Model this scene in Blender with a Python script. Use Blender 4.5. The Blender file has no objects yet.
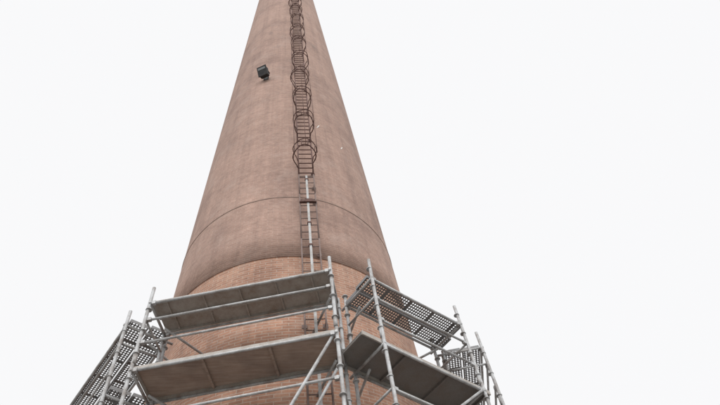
import bpy, math, random
from mathutils import Vector, Matrix
random.seed(7)
scene = bpy.context.scene
CAMZ = 1.6
D0 = 10.5
C = Vector((0, D0, 0))

# ---------------------------------------------------------------- materials
def new_mat(name):
    m = bpy.data.materials.new(name); m.use_nodes = True
    nt = m.node_tree; nt.nodes.clear()
    out = nt.nodes.new('ShaderNodeOutputMaterial')
    b = nt.nodes.new('ShaderNodeBsdfPrincipled')
    nt.links.new(b.outputs[0], out.inputs[0])
    return m, nt, b
def N(nt, t, **kw):
    n = nt.nodes.new(t)
    for k, v in kw.items(): setattr(n, k, v)
    return n
def ramp(nt, fac, stops):
    r = N(nt, 'ShaderNodeValToRGB')
    e = r.color_ramp.elements
    e[0].position, e[0].color = stops[0][0], (*stops[0][1], 1)
    e[1].position, e[1].color = stops[-1][0], (*stops[-1][1], 1)
    for p, c in stops[1:-1]:
        x = e.new(p); x.color = (*c, 1)
    nt.links.new(fac, r.inputs[0]); return r.outputs[0]
def noise(nt, vec, scale, detail=5, rough=.6):
    n = N(nt, 'ShaderNodeTexNoise')
    n.inputs['Scale'].default_value = scale; n.inputs['Detail'].default_value = detail
    n.inputs['Roughness'].default_value = rough
    nt.links.new(vec, n.inputs['Vector']); return n.outputs[0]
def mapping(nt, vec, sc):
    m = N(nt, 'ShaderNodeMapping'); m.inputs['Scale'].default_value = sc
    nt.links.new(vec, m.inputs[0]); return m.outputs[0]
def mix(nt, a, b, fac, mode='MIX'):
    m = N(nt, 'ShaderNodeMix', data_type='RGBA', blend_type=mode)
    for s, v in ((m.inputs[0], fac), (m.inputs[6], a), (m.inputs[7], b)):
        if isinstance(v, (int, float)): s.default_value = v
        elif isinstance(v, tuple): s.default_value = (*v, 1)
        else: nt.links.new(v, s)
    return m.outputs[2]
def bump(nt, b, h, strength, dist):
    n = N(nt, 'ShaderNodeBump'); n.inputs['Strength'].default_value = strength
    n.inputs['Distance'].default_value = dist
    nt.links.new(h, n.inputs['Height']); nt.links.new(n.outputs[0], b.inputs['Normal'])

def brick_mat(name, c1, c2, mortar, blot, msize, smooth, course_amt=.7):
    m, nt, b = new_mat(name)
    tc = N(nt, 'ShaderNodeTexCoord')
    # slightly uneven courses
    wob = N(nt, 'ShaderNodeTexNoise'); wob.inputs['Scale'].default_value = 1.5; wob.inputs['Detail'].default_value = 3
    nt.links.new(tc.outputs['UV'], wob.inputs['Vector'])
    ws = N(nt, 'ShaderNodeVectorMath', operation='SCALE'); ws.inputs['Scale'].default_value = .02
    nt.links.new(wob.outputs['Color'], ws.inputs[0])
    wa = N(nt, 'ShaderNodeVectorMath', operation='ADD')
    nt.links.new(tc.outputs['UV'], wa.inputs[0]); nt.links.new(ws.outputs[0], wa.inputs[1])
    br = N(nt, 'ShaderNodeTexBrick')
    br.offset = .5
    br.inputs['Scale'].default_value = 1
    br.inputs['Brick Width'].default_value = .25
    br.inputs['Row Height'].default_value = .075
    br.inputs['Mortar Size'].default_value = msize
    br.inputs['Mortar Smooth'].default_value = smooth
    br.inputs['Bias'].default_value = -.1
    br.inputs['Color1'].default_value = (*c1, 1)
    br.inputs['Color2'].default_value = (*c2, 1)
    br.inputs['Mortar'].default_value = (*mortar, 1)
    nt.links.new(wa.outputs[0], br.inputs['Vector'])
    obj = tc.outputs['Object']
    big = noise(nt, obj, .45, 7, .66)
    col = mix(nt, br.outputs[0], ramp(nt, big, [(.34, (.74, .72, .73)), (.5, (1, 1, 1)), (.68, (1.17, 1.17, 1.17))]), .9, 'MULTIPLY')
    streak = noise(nt, mapping(nt, tc.outputs['UV'], (2.2, .12, 1)), 1.2, 6, .65)
    col = mix(nt, col, ramp(nt, streak, [(.32, (.76, .75, .76)), (.52, (1, 1, 1)), (.7, (1.13, 1.13, 1.13))]), .8, 'MULTIPLY')
    course = noise(nt, mapping(nt, tc.outputs['UV'], (.05, 2.6, 1)), 1.6, 4, .7)
    col = mix(nt, col, ramp(nt, course, [(.35, (.86, .84, .83)), (.6, (1.04, 1.03, 1.03))]), course_amt, 'MULTIPLY')
    fine = noise(nt, obj, 9, 4, .7)
    col = mix(nt, col, ramp(nt, fine, [(.3, (.76, .76, .76)), (.7, (1.18, 1.18, 1.18))]), .7, 'MULTIPLY')
    patch = noise(nt, obj, 1.5, 8, .72)
    f = ramp(nt, patch, [(.52, (0, 0, 0)), (.68, (1, 1, 1))])
    sc = N(nt, 'ShaderNodeMath', operation='MULTIPLY'); nt.links.new(f, sc.inputs[0]); sc.inputs[1].default_value = .5
    col = mix(nt, col, blot, sc.outputs[0])
    st = noise(nt, mapping(nt, obj, (1, 1, .35)), 1.1, 7, .7)
    f2 = ramp(nt, st, [(.60, (0, 0, 0)), (.74, (.5, .5, .5))])
    col = mix(nt, col, (.15, .11, .095), f2)
    nt.links.new(col, b.inputs['Base Color'])
    b.inputs['Roughness'].default_value = .93
    inv = N(nt, 'ShaderNodeMath', operation='MULTIPLY_ADD')
    nt.links.new(br.outputs['Fac'], inv.inputs[0]); inv.inputs[1].default_value = -1
    nt.links.new(fine, inv.inputs[2])
    bump(nt, b, inv.outputs[0], .5, .008)
    return m
M_up = brick_mat('coated_brick', (.315, .207, .165), (.28, .178, .14), (.335, .24, .20), (.36, .27, .23), .012, .8, .5)
M_lo = brick_mat('red_brick', (.345, .188, .125), (.265, .138, .092), (.37, .275, .22), (.36, .255, .20), .011, .45, .5)

def steel_mat(name, c, rough=.5, metal=.35, dirt=.35, dirtcol=(.16, .13, .11)):
    m, nt, b = new_mat(name)
    tc = N(nt, 'ShaderNodeTexCoord')
    n1 = noise(nt, tc.outputs['Object'], 5, 6, .7)
    n2 = noise(nt, tc.outputs['Object'], 60, 3, .6)
    f = ramp(nt, n1, [(.42, (0, 0, 0)), (.72, (min(1, dirt * 2),) * 3)])
    col = mix(nt, c, dirtcol, f)
    col = mix(nt, col, ramp(nt, n2, [(.3, (.8, .8, .8)), (.7, (1.15, 1.15, 1.15))]), .6, 'MULTIPLY')
    nt.links.new(col, b.inputs['Base Color'])
    b.inputs['Roughness'].default_value = rough; b.inputs['Metallic'].default_value = metal
    bump(nt, b, n2, .15, .003)
    return m
M_galv = steel_mat('galvanised_tube', (.42, .425, .43), .55, .25, .45)
M_plank = steel_mat('steel_deck', (.37, .345, .32), .7, .05, .5, (.25, .205, .17))
M_perf = steel_mat('perforated_steel_deck', (.20, .20, .205), .6, .15, .3)
M_dark = steel_mat('dark_deck_board', (.18, .17, .16), .7, .05, .4)
M_rust = steel_mat('rusty_iron', (.11, .055, .045), .9, .0, .4, (.065, .035, .03))
M_lad = steel_mat('weathered_ladder_steel', (.18, .13, .115), .8, .1, .4, (.10, .06, .05))
M_rail = steel_mat('aluminium_rail', (.36, .36, .36), .6, .2, .45, (.2, .18, .16))
M_black = steel_mat('black_paint', (.02, .02, .022), .8, 0, .1)
M_band = steel_mat('iron_band', (.19, .13, .105), .85, 0, .5, (.27, .19, .155))

def wood_mat():
    m, nt, b = new_mat('plywood_deck')
    tc = N(nt, 'ShaderNodeTexCoord')
    g = noise(nt, mapping(nt, tc.outputs['Object'], (.8, 9, 9)), 3, 7, .65)
    s = noise(nt, tc.outputs['Object'], 1.8, 6, .6)
    col = ramp(nt, g, [(.3, (.28, .205, .165)), (.7, (.41, .325, .27))])
    col = mix(nt, col, ramp(nt, s, [(.35, (.66, .67, .70)), (.65, (1.1, 1.1, 1.1))]), .8, 'MULTIPLY')
    nt.links.new(col, b.inputs['Base Color']); b.inputs['Roughness'].default_value = .85
    bump(nt, b, g, .3, .003)
    return m
M_wood = wood_mat()
def glass_mat():
    m, nt, b = new_mat('lamp_glass')
    b.inputs['Base Color'].default_value = (.14, .15, .155, 1); b.inputs['Roughness'].default_value = .4
    return m
M_glass = glass_mat()
def plain(name, c, r=.9):
    m, nt, b = new_mat(name)
    tc = N(nt, 'ShaderNodeTexCoord')
    n = noise(nt, tc.outputs['Object'], 14, 5, .7)
    nt.links.new(ramp(nt, n, [(.3, tuple(x * .8 for x in c)), (.7, tuple(min(1, x * 1.15) for x in c))]), b.inputs['Base Color'])
    b.inputs['Roughness'].default_value = r; return m
M_lime = plain('lime_mortar', (.6, .57, .54))
def ground_mat():
    m, nt, b = new_mat('gravel')
    tc = N(nt, 'ShaderNodeTexCoord'); o = tc.outputs['Object']
    v = N(nt, 'ShaderNodeTexVoronoi'); v.inputs['Scale'].default_value = 22; nt.links.new(o, v.inputs['Vector'])
    col = ramp(nt, v.outputs['Distance'], [(.0, (.44, .43, .41)), (.6, (.26, .25, .24))])
    col = mix(nt, col, ramp(nt, noise(nt, o, .15, 7), [(.35, (.78, .77, .75)), (.65, (1.15, 1.15, 1.15))]), 1.0, 'MULTIPLY')
    grass = ramp(nt, noise(nt, o, .03, 8), [(.56, (0, 0, 0)), (.62, (1, 1, 1))])
    col = mix(nt, col, (.085, .10, .045), grass)
    nt.links.new(col, b.inputs['Base Color']); b.inputs['Roughness'].default_value = .95
    bump(nt, b, v.outputs['Distance'], .6, .02); return m
M_ground = ground_mat()

# ---------------------------------------------------------------- mesh tools
class MB:
    def __init__(s): s.v = []; s.f = []; s.sm = []
    def tube(s, p, q, r, seg=10):
        p, q = Vector(p), Vector(q); d = (q - p).normalized()
        a = d.orthogonal().normalized(); b = d.cross(a)
        n = len(s.v)
        for P in (p, q):
            for i in range(seg):
                t = 2 * math.pi * i / seg
                s.v.append(P + a * math.cos(t) * r + b * math.sin(t) * r)
        for i in range(seg):
            j = (i + 1) % seg
            s.f.append((n + i, n + j, n + seg + j, n + seg + i)); s.sm.append(True)
        s.f.append(tuple(n + i for i in reversed(range(seg)))); s.sm.append(False)
        s.f.append(tuple(n + seg + i for i in range(seg))); s.sm.append(False)
    def path(s, pts, r, seg=6):
        for a, b in zip(pts[:-1], pts[1:]): s.tube(a, b, r, seg)
    def box(s, c, ax, ay, az, hx, hy, hz):
        c = Vector(c); n = len(s.v)
        for k in (-1, 1):
            for j in (-1, 1):
                for i in (-1, 1):
                    s.v.append(c + ax * hx * i + ay * hy * j + az * hz * k)
        for f in ((0, 2, 3, 1), (4, 5, 7, 6), (0, 1, 5, 4), (2, 6, 7, 3), (0, 4, 6, 2), (1, 3, 7, 5)):
            s.f.append(tuple(n + i for i in f)); s.sm.append(False)
    def obj(s, name, mat, parent=None, bevel=0):
        me = bpy.data.meshes.new(name)
        me.from_pydata([tuple(x) for x in s.v], [], s.f); me.update()
        me.polygons.foreach_set('use_smooth', s.sm)
        me.materials.append(mat)
        o = bpy.data.objects.new(name, me); scene.collection.objects.link(o)
        if parent: o.parent = parent
        if bevel:
            md = o.modifiers.new('bevel', 'BEVEL'); md.width = bevel; md.segments = 2
        return o
def empty(name, loc=(0, 0, 0)):
    e = bpy.data.objects.new(name, None); e.location = loc
    scene.collection.objects.link(e); return e
X, Y, Z = Vector((1, 0, 0)), Vector((0, 1, 0)), Vector((0, 0, 1))

# ---------------------------------------------------------------- ground
g = MB(); G = 3000
g.v = [Vector((-G, -G, 0)), Vector((G, -G, 0)), Vector((G, G, 0)), Vector((-G, G, 0))]; g.f = [(0, 1, 2, 3)]; g.sm = [False]
g.obj('ground', M_ground)

# ---------------------------------------------------------------- chimney
def R(z): return 3.22 - .0284 * (z - CAMZ)
ZB = 10.3 + CAMZ       # where the coated shaft starts
ZT = 50.5
chim = empty('brick_chimney', (0, D0, 0))
def lathe(name, prof, mat, seg=160, smooth=True):
    v, f, uv = [], [], []
    for (r, z) in prof:
        for i in range(seg):
            t = 2 * math.pi * i / seg
            v.append((r * math.cos(t), r * math.sin(t), z))
    NBR = 78 * .25
    L = 0; vv = [0]
    for a, b in zip(prof[:-1], prof[1:]):
        L += math.hypot(a[0] - b[0], a[1] - b[1]); vv.append(L)
    for k in range(len(prof) - 1):
        for i in range(seg):
            j = (i + 1) % seg
            f.append((k * seg + i, k * seg + j, (k + 1) * seg + j, (k + 1) * seg + i))
            u0, u1 = i / seg * NBR, (i + 1) / seg * NBR
            uv += [(u0, vv[k]), (u1, vv[k]), (u1, vv[k + 1]), (u0, vv[k + 1])]
    me = bpy.data.meshes.new(name); me.from_pydata(v, [], f); me.update()
    l = me.uv_layers.new(name='UVMap')
    for i, x in enumerate(uv): l.data[i].uv = x
    me.polygons.foreach_set('use_smooth', [smooth] * len(f))
    me.materials.append(mat)
    o = bpy.data.objects.new(name, me); scene.collection.objects.link(o); o.parent = chim
    return o
lathe('lower_shaft', [(R(z) - .02, z) for z in [.9 + (ZB + .05 - .9) * i / 10 for i in range(11)]], M_lo)
lathe('plinth', [(3.5, 0), (3.5, .8), (3.2, .9)], M_lo, smooth=False)
n = 40
lathe('upper_shaft', [(R(ZB) - .03, ZB)] + [(R(ZB + (ZT - ZB) * i / n), ZB + (ZT - ZB) * i / n) for i in range(n + 1)], M_up)
rt = R(ZT)
lathe('crown', [(rt - .02, ZT), (rt + .12, ZT + .05), (rt + .12, ZT + .4), (rt + .25, ZT + .45), (rt + .25, ZT + 1.1), (rt + .05, ZT + 1.2), (rt - .35, ZT + 1.2), (rt - .35, ZT - 3)], M_up, smooth=False)
def band(z, h, t, name):
    lathe(name, [(R(z) - .01, z - h), (R(z) + t, z - h), (R(z) + t, z + h), (R(z) - .01, z + h)], M_band, smooth=False)
band(12.85 + CAMZ, .012, .010, 'iron_band')
band(47.5, .04, .02, 'iron_band_top')
def surf(x, z, off=0):
    r = R(z)
    y = D0 - math.sqrt(r * r - x * x)
    nrm = Vector((x, y - D0, 0)).normalized()
    return Vector((x, y, z)) + nrm * off, nrm
lp = MB()
for x, z, w, h in ((.97, 19.4, .018, .13), (1.68, 18.6, .02, .10)):
    p, nn = surf(x, z, .006); tt = Z.cross(nn)
    az_ = (Z + tt * .35).normalized()
    lp.box(p - Vector((0, D0, 0)), tt, nn, az_, w, .005, h)
lp.obj('lime_patches', M_lime, chim, .004)

# ---------------------------------------------------------------- caged ladder
lad = empty('caged_ladder')
LX = .45; LW = .19
def LP(dx, z, off):
    p, nn = surf(LX, z)
    return Vector((LX + dx + .06 * (z / 50), p.y - off, z))
up = MB(); lo = MB(); ra = MB(); cage = MB()
ZC = 13.75 + CAMZ
def zs(a, b, st):
    o = []; z = a
    while z < b - 1e-6: o.append(z); z += st
    return o + [b]
for mb, a, b, rr in ((lo, .3, ZC, .018), (up, ZC, ZT + 1.0, .020)):
    for s in (-1, 1):
        mb.path([LP(s * LW, z, .20) for z in zs(a, b, 2.0)], rr, 8)
    for z in zs(a + .1, b - .1, .29):
        mb.tube(LP(-LW, z, .20), LP(LW, z, .20), .012 if mb is lo else .015, 6)
    for z in zs(a + .4, b - .4, 2.25):
        for s in (-1, 1):
            mb.tube(LP(s * LW, z, .20), LP(s * LW, z, -.02), .014, 6)
            mb.box(LP(s * LW, z, .008), X, Y, Z, .05, .008, .05)
lo.obj('lower_rails_and_rungs', M_lad, lad); up.obj('upper_rails_and_rungs', M_rust, lad)
a, b = .5, 13.6 + CAMZ
pts = [LP(.0, z, .245) for z in zs(a, b, 1.5)]
for p, q in zip(pts[:-1], pts[1:]):
    d = (q - p).normalized(); ra.box((p + q) / 2, X, d.cross(X).normalized(), d, .026, .014, (q - p).length / 2)
ra.obj('fall_arrest_rail', M_rail, lad)
br = MB()
for z in (12.25 + CAMZ, 9.2 + CAMZ): br.box(LP(0, z, .24), X, Y, Z, .20, .03, .02)
br.box(LP(.02, 12.25 + CAMZ, .27), X, Y, Z, .09, .03, .06)
for z in (13.4 + CAMZ, 11.3 + CAMZ, 10.4 + CAMZ): br.box(LP(0, z, .24), X, Y, Z, .045, .03, .025)
br.obj('rail_clamps', M_rust, lad)
hoops = []
z = ZC + .35
CR = .32
while z < ZT + 1:
    hoops.append(z); z += 2.15
def hp(ang, z, jr=0, sx=0):
    cy = .20 + .36
    return LP(math.cos(ang) * (CR + jr) + sx, z, cy + math.sin(ang) * (CR - jr) )
def hoop_pts(z, jr, sx, tilt):
    pts = [LP(LW, z, .20)]
    for i in range(19):
        t = -.75 + (math.pi + 1.5) * i / 18
        p = hp(t, z, jr, sx); p.z += tilt * math.cos(t) + .05 * math.sin(3 * t + z)
        pts.append(p)
    pts.append(LP(-LW, z, .20))
    return pts
for z in hoops:
    jr, sx, ti = random.uniform(-.05, .05), random.uniform(-.05, .05), random.uniform(-.1, .1)
    cage.path(hoop_pts(z, jr, sx, ti), .016, 6)
    cage.path(hoop_pts(z + .42, jr * .3, sx * .5, -ti), .013, 6)
    for t in (-.3, .55, 1.3, 1.85, 2.6, 3.44):
        p0 = hp(t, z, jr, sx); p1 = hp(t, z + .42, jr * .3, sx * .5)
        cage.tube(p0, p1, .010, 5)
for t in (math.pi * .12, math.pi * .5, math.pi * .88):
    cage.path([hp(t, z) for z in hoops], .008, 5)
cage.obj('safety_cage', M_rust, lad)

# ---------------------------------------------------------------- floodlight on the shaft
p, nn = surf(-.80, 22.45 + CAMZ, 0)
fl = empty('floodlight', p)
tt = Z.cross(nn).normalized()
axf = (nn * .8 - Z * .6 - tt * .2).normalized(); ayf = (tt - axf * tt.dot(axf)).normalized(); azf = axf.cross(ayf)
b = MB()
c0 = nn * .28 - Z * .05
b.box(c0, axf, ayf, azf, .10, .17, .18)
b.box(c0 + axf * .12, axf, ayf, azf, .02, .195, .215)
for i in range(-3, 4): b.box(c0 - axf * .12 + ayf * i * .045, axf, ayf, azf, .03, .008, .15)
b.obj('housing', M_black, fl, .01)
b = MB(); b.box(c0 + axf * .144 + azf * .1, axf, ayf, azf, .004, .15, .045); b.obj('lens', M_glass, fl)
b = MB()
b.box(nn * .01, tt, nn, Z, .10, .012, .14)
for s in (-1, 1):
    b.tube(nn * .02 + tt * .08 * s, nn * .18 + tt * .2 * s, .013); b.tube(nn * .18 + tt * .2 * s, c0 + tt * .18 * s, .013)
b.obj('bracket', M_black, fl)

# ---------------------------------------------------------------- scaffolding
sc = empty('scaffolding')
tubes = MB(); plates = MB(); nodes = MB()
_pc = {}
def perf_plank(L, W=.33):
    key = round(L, 2)
    if key in _pc: return _pc[key]
    v, f = [], []
    cs = .052
    nx = int(L / cs); ny = 6
    cx, cy = L / nx, W / ny
    for i in range(nx):
        for j in range(ny):
            x, y = -L / 2 + cx * (i + .5), -W / 2 + cy * (j + .5)
            n = len(v)
            for a, b_ in ((-1, -1), (1, -1), (1, 1), (-1, 1)): v.append((x + a * cx / 2, y + b_ * cy / 2, 0))
            if i % 10 == 0:
                f.append((n, n + 1, n + 2, n + 3)); continue
            for k in range(8):
                t = -3 * math.pi / 4 + k * math.pi / 4
                v.append((x + math.cos(t) * cx * .32, y + math.sin(t) * cy * .32, 0))
            for k in range(4):
                c1, c2 = n + k, n + (k + 1) % 4
                d0, d1, d2 = n + 4 + 2 * k, n + 5 + 2 * k, n + 4 + (2 * k + 2) % 8
                f += [(c1, c2, d1), (c1, d1, d0), (c2, d2, d1)]
    for s in (-1, 1):
        y = s * W / 2
        n = len(v)
        for x0 in (-L / 2, L / 2):
            for (yy, zz) in ((y, 0), (y, -.065), (y - s * .022, -.065), (y - s * .022, -.058), (y - s * .003, -.058), (y - s * .003, -.002)): v.append((x0, yy, zz))
        for k in range(6):
            k2 = (k + 1) % 6
            f.append((n + k, n + k2, n + 6 + k2, n + 6 + k))
    for s in (-1, 1):
        x = s * L / 2; n = len(v)
        v += [(x, -W / 2, 0), (x, W / 2, 0), (x, W / 2, -.065), (x, -W / 2, -.065)]; f.append((n, n + 1, n + 2, n + 3))
    me = bpy.data.meshes.new('perforated_plank'); me.from_pydata(v, [], f); me.update()
    _pc[key] = me; return me
def put(me, name, loc, ang, mat):
    if not me.materials: me.materials.append(mat)
    o = bpy.data.objects.new(name, me); scene.collection.objects.link(o)
    o.location = loc; o.rotation_euler = (0, random.uniform(-.003, .003), ang + random.uniform(-.004, .004)); o.parent = sc; return o
solid = MB(); wood = MB(); woodframe = MB(); dark = MB()
RA = 4.03; DW = .74
def bay(nang, L, levels, shift=0, kinds=None, exts=None, toph=.28, rails=True, ra_=RA):
    a = math.radians(nang); nn = Vector((math.cos(a), math.sin(a), 0))
    t = Vector((-nn.y, nn.x, 0))
    mid = C + nn * ra_ + t * shift
    top = levels[-1] + toph
    for s in (-1, 1):
        for k in (0, 1):
            p = mid + t * s * L / 2 - nn * k * DW
            lean = Vector((random.uniform(-.02, .02), random.uniform(-.02, .02), 0))
            tt_ = top + random.uniform(-.03, .06) - (.30 if k else 0)
            tubes.tube(p + Z * .03, p + Z * tt_ + lean, .029, 12)
            plates.box(p + Z * .02, X, Y, Z, .08, .08, .008)
            zz = .5
            while zz < top - .2:
                nodes.tube(p + Z * (zz - .004), p + Z * (zz + .008), .054, 10)
                zz += .5
            for zz in (2.4, 4.4, 6.4, 8.4):
                nodes.tube(p + Z * (zz - .1), p + Z * (zz + .1), .034, 10)
    for li, z in enumerate(levels):
        for k in (0, 1):
            p = mid - nn * k * DW - Z * .09
            tubes.tube(p + Z * z - t * L / 2, p + Z * z + t * L / 2, .024, 10)
        for s in (-1, 1):
            p = mid + t * s * L / 2 + Z * (z - .09)
            tubes.tube(p + nn * .05, p - nn * (DW + .12), .024, 10)
            for k in (0, 1):
                c = p - nn * k * DW
                nodes.box(c + t * -s * .06, t, nn, Z, .03, .028, .036)
        if rails and li < len(levels) - 1:
            for hgt in (.48, 1.0):
                pr = mid + Z * (z + hgt)
                sag = random.uniform(-.02, .02)
                tubes.tube(pr - t * (L / 2) + Z * sag, pr + t * (L / 2) - Z * sag, .021, 10)
                for s in (-1, 1): nodes.box(pr + t * s * (L / 2 - .06), t, nn, Z, .03, .028, .03)
            for s in (-1, 1):
                pr = mid + t * s * L / 2 + Z * (z + 1.0)
                tubes.tube(pr, pr - nn * DW, .02, 8)
        kind = kinds[li] if kinds else 'perf'
        e0, e1 = exts[li] if exts else (0, 0)
        LL = L - .02 + e0 + e1; cm = mid + t * (e1 - e0) / 2
        ang = math.atan2(t.y, t.x)
        if kind == 'perf':
            me = perf_plank(LL)
            for k in range(2):
                j = random.uniform(-.03, .03)
                put(me, 'plank', cm - nn * (.19 + k * .365) + t * j + Z * (z + .004 + random.uniform(-.004, .006)), ang, M_perf)
        elif kind == 'solid':
            for k in range(2):
                c = cm - nn * (.20 + k * .35) + t * (k - .5) * .03
                solid.box(c + Z * (z - .012), t, nn, Z, LL / 2, .168, .012)
                for s in (-1, 1):
                    solid.box(c + nn * s * .158 + Z * (z - .045), t, nn, Z, LL / 2, .009, .032)
                q = -LL / 2 + .25
                while q < LL / 2:
                    solid.box(c + t * q + Z * (z - .034), t, nn, Z, .012, .145, .020); q += .62
        elif kind in ('wood', 'dark'):
            mb, fr = (wood, woodframe) if kind == 'wood' else (dark, solid)
            c = cm - nn * .375
            mb.box(c + Z * (z - .006), t, nn, Z, LL / 2, .34, .008)
            for s in (-1, 1): fr.box(c + nn * s * .352 + Z * (z - .035), t, nn, Z, LL / 2, .012, .04)
            for q in (-LL / 2 + .02, -LL / 6, LL / 6, LL / 2 - .02):
                mb2 = fr if kind == 'wood' and abs(q) > LL / 3 else mb
                mb2.box(c + t * q + Z * (z - .034), t, nn, Z, .018, .338, .018)
    return mid, nn, t
LV = [2.3, 4.3, 6.3, 8.25, 9.75]
Z0 = (0, 0)
front = bay(-101.6, 3.07, LV, 0, ['perf', 'perf', 'solid', 'wood', 'solid'])
right = bay(-56.6, 2.10, [2.3, 4.3, 6.3, 8.25, 9.83], .03, ['perf', 'perf', 'perf', 'dark', 'perf'], [Z0, Z0, Z0, (.40, .2), (.05, .12)], toph=.42, ra_=4.12)
left = bay(-146.6, 3.07, LV, -.42, ['perf'] * 5, [(0, .12)] * 5, ra_=4.06)
for ang in (-11.6, 33.4, 78.4, 123.4, 168.4): bay(ang, 3.07, LV, 0)
# diagonal braces
tubes.tube(Vector((-.35, 6.42, 6.3)), Vector((.64, 6.28, 8.15)), .024)
tubes.tube(Vector((-.02, 6.62, 6.4)), Vector((.70, 6.5, 7.75)), .021)
for (m_, n_, t_) in (right, left):
    tubes.tube(m_ + t_ * -.95 + n_ * .05 + Z * 6.4, m_ + t_ * .95 + n_ * .05 + Z * 8.1, .021)
for zz in (8.1, 9.55):
    for s in (-1, 1):
        for (m_, n_, t_), L in ((front, 3.07), (right, 2.1), (left, 3.07)):
            p = m_ + t_ * s * (L / 2 - .1) + Z * zz
            tubes.tube(p - n_ * .5, C + (p - C - Z * zz).normalized() * (R(zz) - .05) + Z * zz, .022)
tubes.obj('tubes', M_galv, sc); nodes.obj('couplers', M_galv, sc); plates.obj('base_plates', M_plank, sc)
solid.obj('steel_decks', M_plank, sc); wood.obj('plywood_decks', M_wood, sc)
woodframe.obj('deck_frames', M_plank, sc); dark.obj('dark_decks', M_dark, sc)

# ---------------------------------------------------------------- world + sun
# overcast: even pale cloud, brighter in the part of the sky where the hidden sun stands
w = bpy.data.worlds.new('World'); scene.world = w; w.use_nodes = True
nt = w.node_tree; nt.nodes.clear()
out = N(nt, 'ShaderNodeOutputWorld'); bg = N(nt, 'ShaderNodeBackground')
sky = N(nt, 'ShaderNodeTexSky', sky_type='NISHITA'); sky.sun_disc = False
el, az = math.radians(42), math.radians(-178)
sky.sun_elevation = el; sky.sun_rotation = az
tc = N(nt, 'ShaderNodeTexCoord')
dirv = Vector((math.sin(az) * math.cos(el), math.cos(az) * math.cos(el), math.sin(el)))
vm = N(nt, 'ShaderNodeVectorMath', operation='DOT_PRODUCT')
nt.links.new(tc.outputs['Generated'], vm.inputs[0]); vm.inputs[1].default_value = Vector((0, -1, .08)).normalized()
mr = N(nt, 'ShaderNodeMapRange', interpolation_type='SMOOTHSTEP')
mr.inputs['From Min'].default_value = .07; mr.inputs['From Max'].default_value = .75
nt.links.new(vm.outputs['Value'], mr.inputs['Value'])
cloud = mix(nt, (9.6, 9.6, 9.7), (23, 23, 23), mr.outputs[0])
col = mix(nt, sky.outputs[0], cloud, .985)
nt.links.new(col, bg.inputs[0]); bg.inputs[1].default_value = .1
nt.links.new(bg.outputs[0], out.inputs[0])
sd = bpy.data.lights.new('sun', 'SUN'); sd.energy = .9; sd.angle = math.radians(60); sd.color = (1, .98, .95)
so = bpy.data.objects.new('sun', sd); scene.collection.objects.link(so)
so.rotation_euler = dirv.to_track_quat('Z', 'Y').to_euler(); so.location = dirv * 60

# ---------------------------------------------------------------- camera
cd = bpy.data.cameras.new('camera'); cam = bpy.data.objects.new('camera', cd); scene.collection.objects.link(cam)
cd.sensor_width = 36; cd.lens = 30; cd.clip_end = 6000
u = Vector((-75, 367, -600)).normalized(); d1 = Vector((-71, -83, -600))
xw = d1.cross(u).normalized(); yw = u.cross(xw)
M = Matrix((xw, yw, u))
cam.matrix_world = Matrix.Translation((0, 0, CAMZ)) @ M.to_4x4()
scene.camera = cam
scene.view_settings.view_transform = 'Standard'; scene.view_settings.look = 'None'; scene.view_settings.exposure = 0
